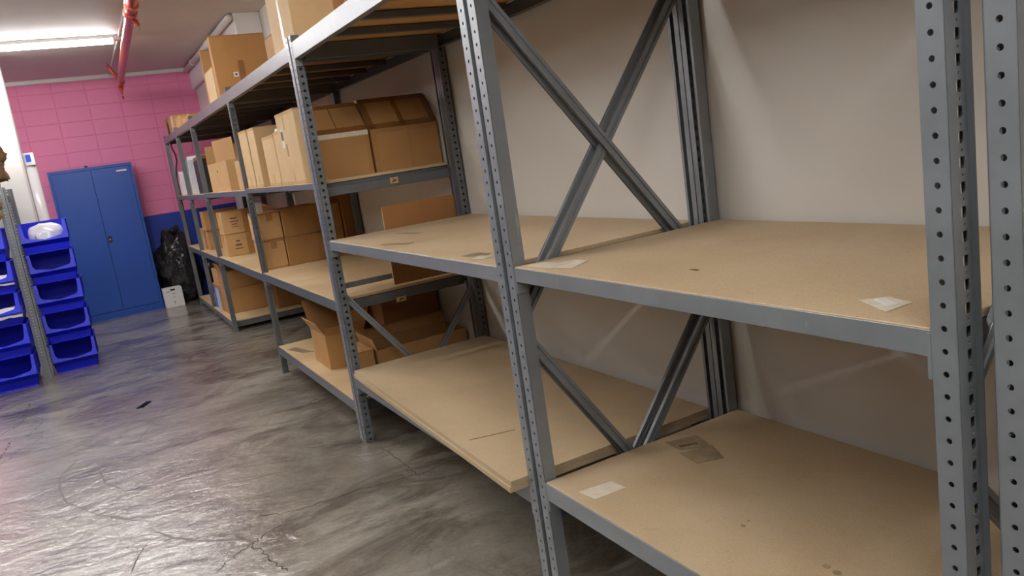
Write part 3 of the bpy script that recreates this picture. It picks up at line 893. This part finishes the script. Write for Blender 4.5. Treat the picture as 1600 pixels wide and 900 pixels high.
# ------------------------------------------------------------------ blue cabinet
cb = thing('storage_cabinet', 'tall blue two-door metal cabinet in front of the pink wall', 'cabinet', (-0.275, 11.945, 0))
W_, H_, D_ = 1.0, 2.03, 0.46
m = MB()
m.box(0, W_, 0.02, D_, 0.0, H_, 0.004)
m.build('body', 'cabinet_blue', cb)
m = MB()
m.box(0, 0.03, 0, 0.02, 0, H_); m.box(W_ - 0.03, W_, 0, 0.02, 0, H_); m.box(0.03, W_ - 0.03, 0, 0.02, H_ - 0.035, H_); m.box(0.03, W_ - 0.03, 0, 0.02, 0, 0.09)
m.build('face_frame', 'cabinet_blue', cb)
for x0, x1, nm in ((0.033, 0.4985, 'l'), (0.5015, W_ - 0.033, 'r')):
    d = MB().box(x0, x1, -0.004, 0.018, 0.094, H_ - 0.039, 0.003).build('door', 'cabinet_blue', cb)
    if nm == 'r':
        hb = MB().box(0.515, 0.56, -0.010, -0.004, 1.01, 1.10, 0.003).build('lock_plate', 'lock_black', d)
        MB().tube([(0.537, -0.010, 1.055), (0.537, -0.022, 1.055)], 0.012, 10).build('handle', 'chrome', d)
        MB().box(0.80, 0.925, -0.0052, -0.004, H_ - 0.105, H_ - 0.085).build('label', 'tape_clear', d)
    for z in (0.3, 1.0, 1.75):
        xx = x0 if nm == 'l' else x1 - 0.004
        MB().box(xx, xx + 0.004, -0.006, -0.003, z, z + 0.06).build('hinge', 'cabinet_blue', d)
MB().tube([(0.46, 0.2, H_), (0.46, 0.2, H_ + 0.03)], 0.02, 8).build('top_knob', 'lock_black', cb)

# ------------------------------------------------------------------ refuse bags, white box, cable
def lump(name, r, seed, sub=4, amp=0.22, freq=2.2, ridge=0.12, flat=True):
    import bmesh
    bm = bmesh.new()
    bmesh.ops.create_icosphere(bm, subdivisions=sub, radius=1)
    for v in bm.verts:
        p = v.co.normalized()
        q = p * freq + Vector((seed * 3.1, seed * 1.7, seed))
        d = 1 + amp * noise.noise(q) + ridge * (1 - abs(noise.noise(q * 2.3)) * 2.2) * 0.6 + 0.04 * noise.noise(q * 5)
        v.co = Vector((p.x * r[0], p.y * r[1], p.z * r[2])) * d
    zmin = min(v.co.z for v in bm.verts)
    for v in bm.verts:
        v.co.z -= zmin
    if flat:
        cut = 0.10 * r[2]
        for v in bm.verts:
            v.co.z = max(0, v.co.z - cut)
    me = bpy.data.meshes.new(name)
    bm.to_mesh(me); bm.free()
    for p in me.polygons: p.use_smooth = True
    return me
def bag(label, loc, r, seed):
    t = thing('refuse_bag', label, 'bag', loc, 0.0, 'black refuse bags by the pink wall')
    me = lump('bag_body', r, seed, 5); b = obj('bag_body', me, 'bag_black', t)
    top = max(v.co.z for v in me.vertices)
    tk = MB().tube([(0.02, 0, top - 0.08), (0.05, 0.02, top - 0.03), (0.10, 0.03, top - 0.01)], [0.07, 0.03, 0.05], 9)
    tk.build('tied_neck', 'bag_black', t, True)
bag('big shiny black refuse bag between blue cabinet and shelving', (1.035, 12.15, 0), (0.27, 0.215, 0.50), 2)
bag('black refuse bag behind the far corner post of the shelving', (1.60, 12.14, 0), (0.235, 0.21, 0.40), 5)
wbx = thing('white_box', 'small white carton with black hand hole on the floor', 'box', (0.862, 11.86, 0), 0.02)
MB().box(-0.12, 0.12, -0.10, 0.10, 0, 0.27, 0.004).build('body', 'paper_white', wbx)
MB().box(-0.03, 0.03, -0.1012, -0.1002, 0.235, 0.258).build('hand_hole', 'lock_black', wbx)
for (a, b, c, d) in ((-.09, -.04, .222, .232), (-.02, .02, .19, .198), (-.018, .016, .14, .146), (-.008, .004, .05, .09)):
    MB().box(a, b, -0.1012, -0.1002, c, d).build('print', 'tape_grey', wbx)
cbl = thing('hanging_cable', 'dark cable hanging at the corner of the far shelving', 'cable', (1.24, 11.70, 1.70))
MB().tube([(0.0, 0, 0.55), (0.005, 0, 0.42), (0.03, 0, 0.34), (0.03, 0, 0.25), (0.0, 0, 0.15), (-0.02, 0, 0.0), (-0.02, 0, -1.69)], 0.011, 8).build('cable_run', 'cable_dark', cbl, True)

# ------------------------------------------------------------------ blue stacking bins
BW, BH, BD = 0.40, 0.292, 0.52
def bin_meshes():
    a, h, k = BW / 2, BH, 0.006
    # front profile: y as a function of z (outwards = -y)
    def fy(z):
        if z < 0.07: return 0.035 - 0.01 * z / 0.07
        if z < 0.115: return 0.025 - 0.055 * (z - 0.07) / 0.045
        return -0.03 + 0.05 * (z - 0.115) / (h - 0.115)
    zs = [0, 0.035, 0.07, 0.09, 0.115, 0.125, 0.15, 0.18, 0.21, 0.24, h]
    m = MB()
    # front: full-width rows up to the lip, then two side cheeks with a rounded cut between
    def cut(z):            # half width of the mouth at height z
        z0 = 0.128
        if z <= z0: return 0.0
        t = min(1, (z - z0) / 0.05)
        return 0.115 + 0.045 * math.sin(t * math.pi / 2) + 0.012 * (z - z0) / (h - z0)
    def hw(z):             # half width of the shell
        return a - 0.022 + 0.022 * min(1, z / 0.10)
    def row(z0, z1, xa0, xb0, xa1, xb1):
        P = [Vector((xa0, fy(z0), z0)), Vector((xb0, fy(z0), z0)), Vector((xb1, fy(z1), z1)), Vector((xa1, fy(z1), z1))]
        m.prism(P, (0, k, 0))
    for z0, z1 in zip(zs[:-1], zs[1:]):
        if z1 <= 0.1251:
            row(z0, z1, -hw(z0), hw(z0), -hw(z1), hw(z1))
        else:
            for sg in (-1, 1):
                c0, c1 = max(cut(z0), 0.0), cut(z1)
                row(z0, z1, sg * c0, sg * hw(z0), sg * c1, sg * hw(z1))
    front = m.mesh('front_panel'); 
    m = MB()
    m.box(-a + 0.022, a - 0.022, 0.03, BD, 0, k)
    m.prism([(-a + 0.022, BD - k, 0), (a - 0.022, BD - k, 0), (a, BD - k, 0.1), (a, BD - k, h), (-a, BD - k, h), (-a, BD - k, 0.1)], (0, k, 0))
    for sg in (-1, 1):
        poly = [(z, fy(z)) for z in zs]
        for (z0, y0), (z1, y1) in zip(poly[:-1], poly[1:]):
            P = [(sg * hw(z0), y0, z0), (sg * hw(z1), y1, z1), (sg * hw(z1), BD, z1), (sg * hw(z0), BD, z0)]
            m.prism(P, (-sg * k, 0, 0))
        for yy in (0.14, 0.28, 0.42):
            m.box(min(sg * a, sg * (a + 0.008)), max(sg * a, sg * (a + 0.008)), yy, yy + 0.014, 0.10, h - 0.01)
    shell = m.mesh('shell')
    m = MB()
    for sg in (-1, 1):
        x0, x1 = sorted((sg * (a - 0.004), sg * (a + 0.014)))
        m.box(x0, x1, 0.02, BD, h - 0.008, h, 0.003)
    m.box(-a, a, BD - 0.004, BD + 0.012, h - 0.008, h, 0.003)
    rim = m.mesh('rim')
    for me in (front, shell, rim): me.materials.append(MT['bin_blue'])
    return front, shell, rim
FRONT_, SHELL_, RIM_ = bin_meshes()
def bin_(label, x, y, z, rz=0.0):
    t = thing('storage_bin', label, 'bin', (x, y, z), rz, 'blue stacking bins on the left')
    obj('shell', SHELL_, None, t); obj('front_panel', FRONT_, None, t); obj('rim', RIM_, None, t)
ordn = ['bottom', 'second lowest', 'middle', 'second highest', 'top']
for i in range(5):
    bin_('blue hopper bin, %s of the stack next to the blue cabinet' % ordn[i], -0.352 + 0.004 * (i % 2), 8.80 + 0.006 * i, i * (BH + 0.002), random.uniform(-.015, .015))
for i in range(5):
    bin_('blue hopper bin, %s of the stack at the left picture edge' % ordn[i], -0.862 + 0.005 * (i % 2), 8.47 - 0.004 * i, i * (BH + 0.002), random.uniform(-.02, .01))
pb_ = thing('plastic_bag', 'crumpled white plastic bag lying in the top blue bin', 'bag', (-0.345, 8.99, 1.19))
obj('bag_body', lump('bag_body', (0.15, 0.11, 0.125), 11, 4, 0.22, 1.6, 0.10), 'white_film', pb_)
MB().box(-0.09, 0.0, -0.108, -0.10, 0.12, 0.16, 0.003).build('print', 'tape_grey', pb_)
for i, (z, lab) in enumerate(((0.60, 'clear plastic film spilling from the middle left bin'), (0.90, 'clear plastic sheet in the second highest left bin'))):
    t = thing('plastic_film', lab, 'plastic', (-0.80, 8.50, z))
    rows = []
    vs, fs = [], []
    nx, ny = 14, 8
    for a in range(nx):
        for b in range(ny):
            x = -0.14 + 0.28 * a / (nx - 1)
            s = b / (ny - 1)
            y = 0.10 - 0.16 * s
            zz = 0.11 + 0.045 * math.sin(s * math.pi * .9) - 0.06 * max(0, s - .7) / .3 + 0.014 * noise.noise(Vector((x * 18, s * 5, i * 4)))
            vs.append((x, y, zz))
    for a in range(nx - 1):
        for b in range(ny - 1):
            fs.append((a * ny + b, (a + 1) * ny + b, (a + 1) * ny + b + 1, a * ny + b + 1))
    o = MB().add(vs, fs).build('sheet', 'white_film', t, True)
    sm = o.modifiers.new('thickness', 'SOLIDIFY'); sm.thickness = 0.003

# ------------------------------------------------------------------ left-hand rack with rough goods
lr = thing('storage_rack', 'grey slotted rack post and shelf between the blue bin stacks', 'rack', (0, 0, 0))
for (x, y, sx) in ((-0.645, 8.70, 1), (-0.645, 9.62, 1), (-1.85, 8.70, -1), (-1.85, 9.62, -1)):
    o = obj('post', POST, None, lr)
    # perforated plate turned to face the aisle end
    o.rotation_euler = (0, 0, math.pi / 2)
    o.scale = (1.0, sx * 1.45, 0.80)
    o.location = (x + (0.0665 if sx > 0 else 0), y + 0.01, 0)
MB().box(-1.85, -0.60, 8.715, 8.74, 1.70, 1.76, 0.002).build('front_beam', 'dark_steel', lr)
MB().box(-1.85, -0.60, 9.60, 9.63, 1.70, 1.76, 0.002).build('rear_beam', 'dark_steel', lr)
MB().box(-0.62, -0.60, 8.74, 9.60, 1.70, 1.76, 0.002).build('end_beam', 'dark_steel', lr)
MB().box(-1.85, -0.62, 8.745, 9.60, 1.744, 1.76, 0.001).build('shelf_board', 'aged_board', lr)
rb = thing('brown_bundle', 'rough brown fibrous bundle on the left rack shelf', 'bundle', (-0.80, 8.98, 1.762))
obj('bundle_body', lump('bundle_body', (0.24, 0.27, 0.27), 21, 5, 0.3, 3.2, 0.25), 'rough_brown', rb)
MB().tube([(-0.22, -0.05, 0.2), (0, -0.26, 0.22), (0.2, -0.06, 0.2)], 0.008, 6).build('cord', 'rough_straw', rb)
rs = thing('straw_bundle', 'pale straw coloured lump at the picture edge above the bins', 'bundle', (-0.80, 8.62, 1.472))
obj('bundle_body', lump('bundle_body', (0.16, 0.12, 0.17), 31, 4, 0.3, 3.0, 0.2), 'rough_straw', rs)
MB().tube([(-0.12, -0.05, 0.1), (0, -0.14, 0.1), (0.12, -0.05, 0.1)], 0.006, 6).build('cord', 'rough_brown', rs)
# tall wrapped white roll behind the column
wr = thing('white_roll', 'tall glossy white wrapped roll with a blue sticker', 'roll', (-0.40, 10.60, 0))
MB().tube([(0, 0, 0), (0, 0, 2.20)], 0.075, 20).build('roll_body', 'white_gloss', wr, True)
MB().box(-0.07, 0.075, -0.09, -0.06, 2.08, 2.22, 0.004).build('end_flap', 'white_gloss', wr)
MB().box(-0.01, 0.04, -0.0925, -0.0895, 2.12, 2.20).build('sticker', 'blue_label', wr)
MB().box(-0.06, -0.015, -0.0925, -0.0895, 2.12, 2.20).build('sticker', 'cyan_label', wr)

# ------------------------------------------------------------------ cracks and wheel marks in the floor
def floor_line(pts, w0, mat, name, jit=0.012, rows=9):
    P = []
    for (a, b) in zip(pts[:-1], pts[1:]):
        for k in range(rows):
            t = k / rows
            P.append(Vector((a[0] + (b[0] - a[0]) * t + random.uniform(-jit, jit), a[1] + (b[1] - a[1]) * t + random.uniform(-jit, jit), 0)))
    P.append(Vector((*pts[-1], 0)))
    vs, fs = [], []
    for i, p in enumerate(P):
        d = (P[min(i + 1, len(P) - 1)] - P[max(i - 1, 0)]).normalized()
        nrm = Vector((-d.y, d.x, 0))
        w = w0 * random.uniform(0.35, 1.2) * (0.3 if i in (0, len(P) - 1) else 1)
        vs += [p + nrm * w + Vector((0, 0, 0.0006)), p - nrm * w + Vector((0, 0, 0.0006))]
    for i in range(len(P) - 1):
        fs.append((2 * i, 2 * i + 1, 2 * i + 3, 2 * i + 2))
    MB().add(vs, fs).build(name, mat, fl)
mat_simple('crack_dirt', srgb(66, 58, 47), 0.9, 0, 0.2)
mat_simple('wheel_mark', srgb(98, 92, 84), 0.7, 0, 0.1)
for pts in ([(0.42, 3.82), (0.61, 3.73), (0.91, 3.74), (1.16, 3.68), (1.25, 3.66), (1.38, 3.7), (1.52, 3.67), (1.76, 3.68)],
            [(0.86, 4.56), (1.05, 4.44), (1.21, 4.31), (1.4, 4.29), (1.58, 4.24)],
            [(-0.72, 7.75), (-0.74, 7.14), (-0.79, 7.0), (-0.87, 6.85)], [(-0.79, 6.59), (-0.81, 6.36), (-0.82, 6.1)],
            [(0.16, 3.39), (0.26, 3.49), (0.37, 3.57), (0.5, 3.64)], [(0.34, 3.56), (0.38, 3.37), (0.42, 3.18)]):
    floor_line(pts, 0.0045, 'crack_dirt', 'crack')
for pts in ([(1.19, 4.19), (1.2, 3.87), (1.2, 3.64)], [(-0.15, 3.68), (-0.09, 3.88), (-0.06, 3.95)],
            [(-0.63, 4.32), (-0.44, 4.34), (-0.27, 4.35), (-0.08, 4.28)]):
    floor_line(pts, 0.003, 'crack_dirt', 'crack', 0.005)
for pts in ([(-0.36, 5.63), (-0.45, 5.39), (-0.45, 5.15), (-0.41, 4.88), (-0.27, 4.55), (-0.08, 4.26)],
            [(-0.18, 5.37), (-0.23, 5.22), (-0.21, 5.01), (-0.13, 4.82)], [(-0.04, 4.1), (0.05, 3.91), (0.17, 3.75), (0.32, 3.63)],
            [(0.35, 6.57), (0.13, 6.06), (0.0, 5.68)]):
    floor_line(pts, 0.006, 'wheel_mark', 'wheel_mark', 0.001, 4)
# ------------------------------------------------------------------ scraps on the floor
sc_ = thing('floor_scrap', 'small dark blue scrap of tape on the concrete floor', 'scrap', (0.10, 6.64, 0))
MB().prism([(-0.055, -0.06, 0.0005), (-0.005, -0.075, 0.0005), (0.062, 0.055, 0.0005), (0.030, 0.085, 0.0005)], (0, 0, 0.004)).build('scrap_body', 'scrap_blue', sc_)
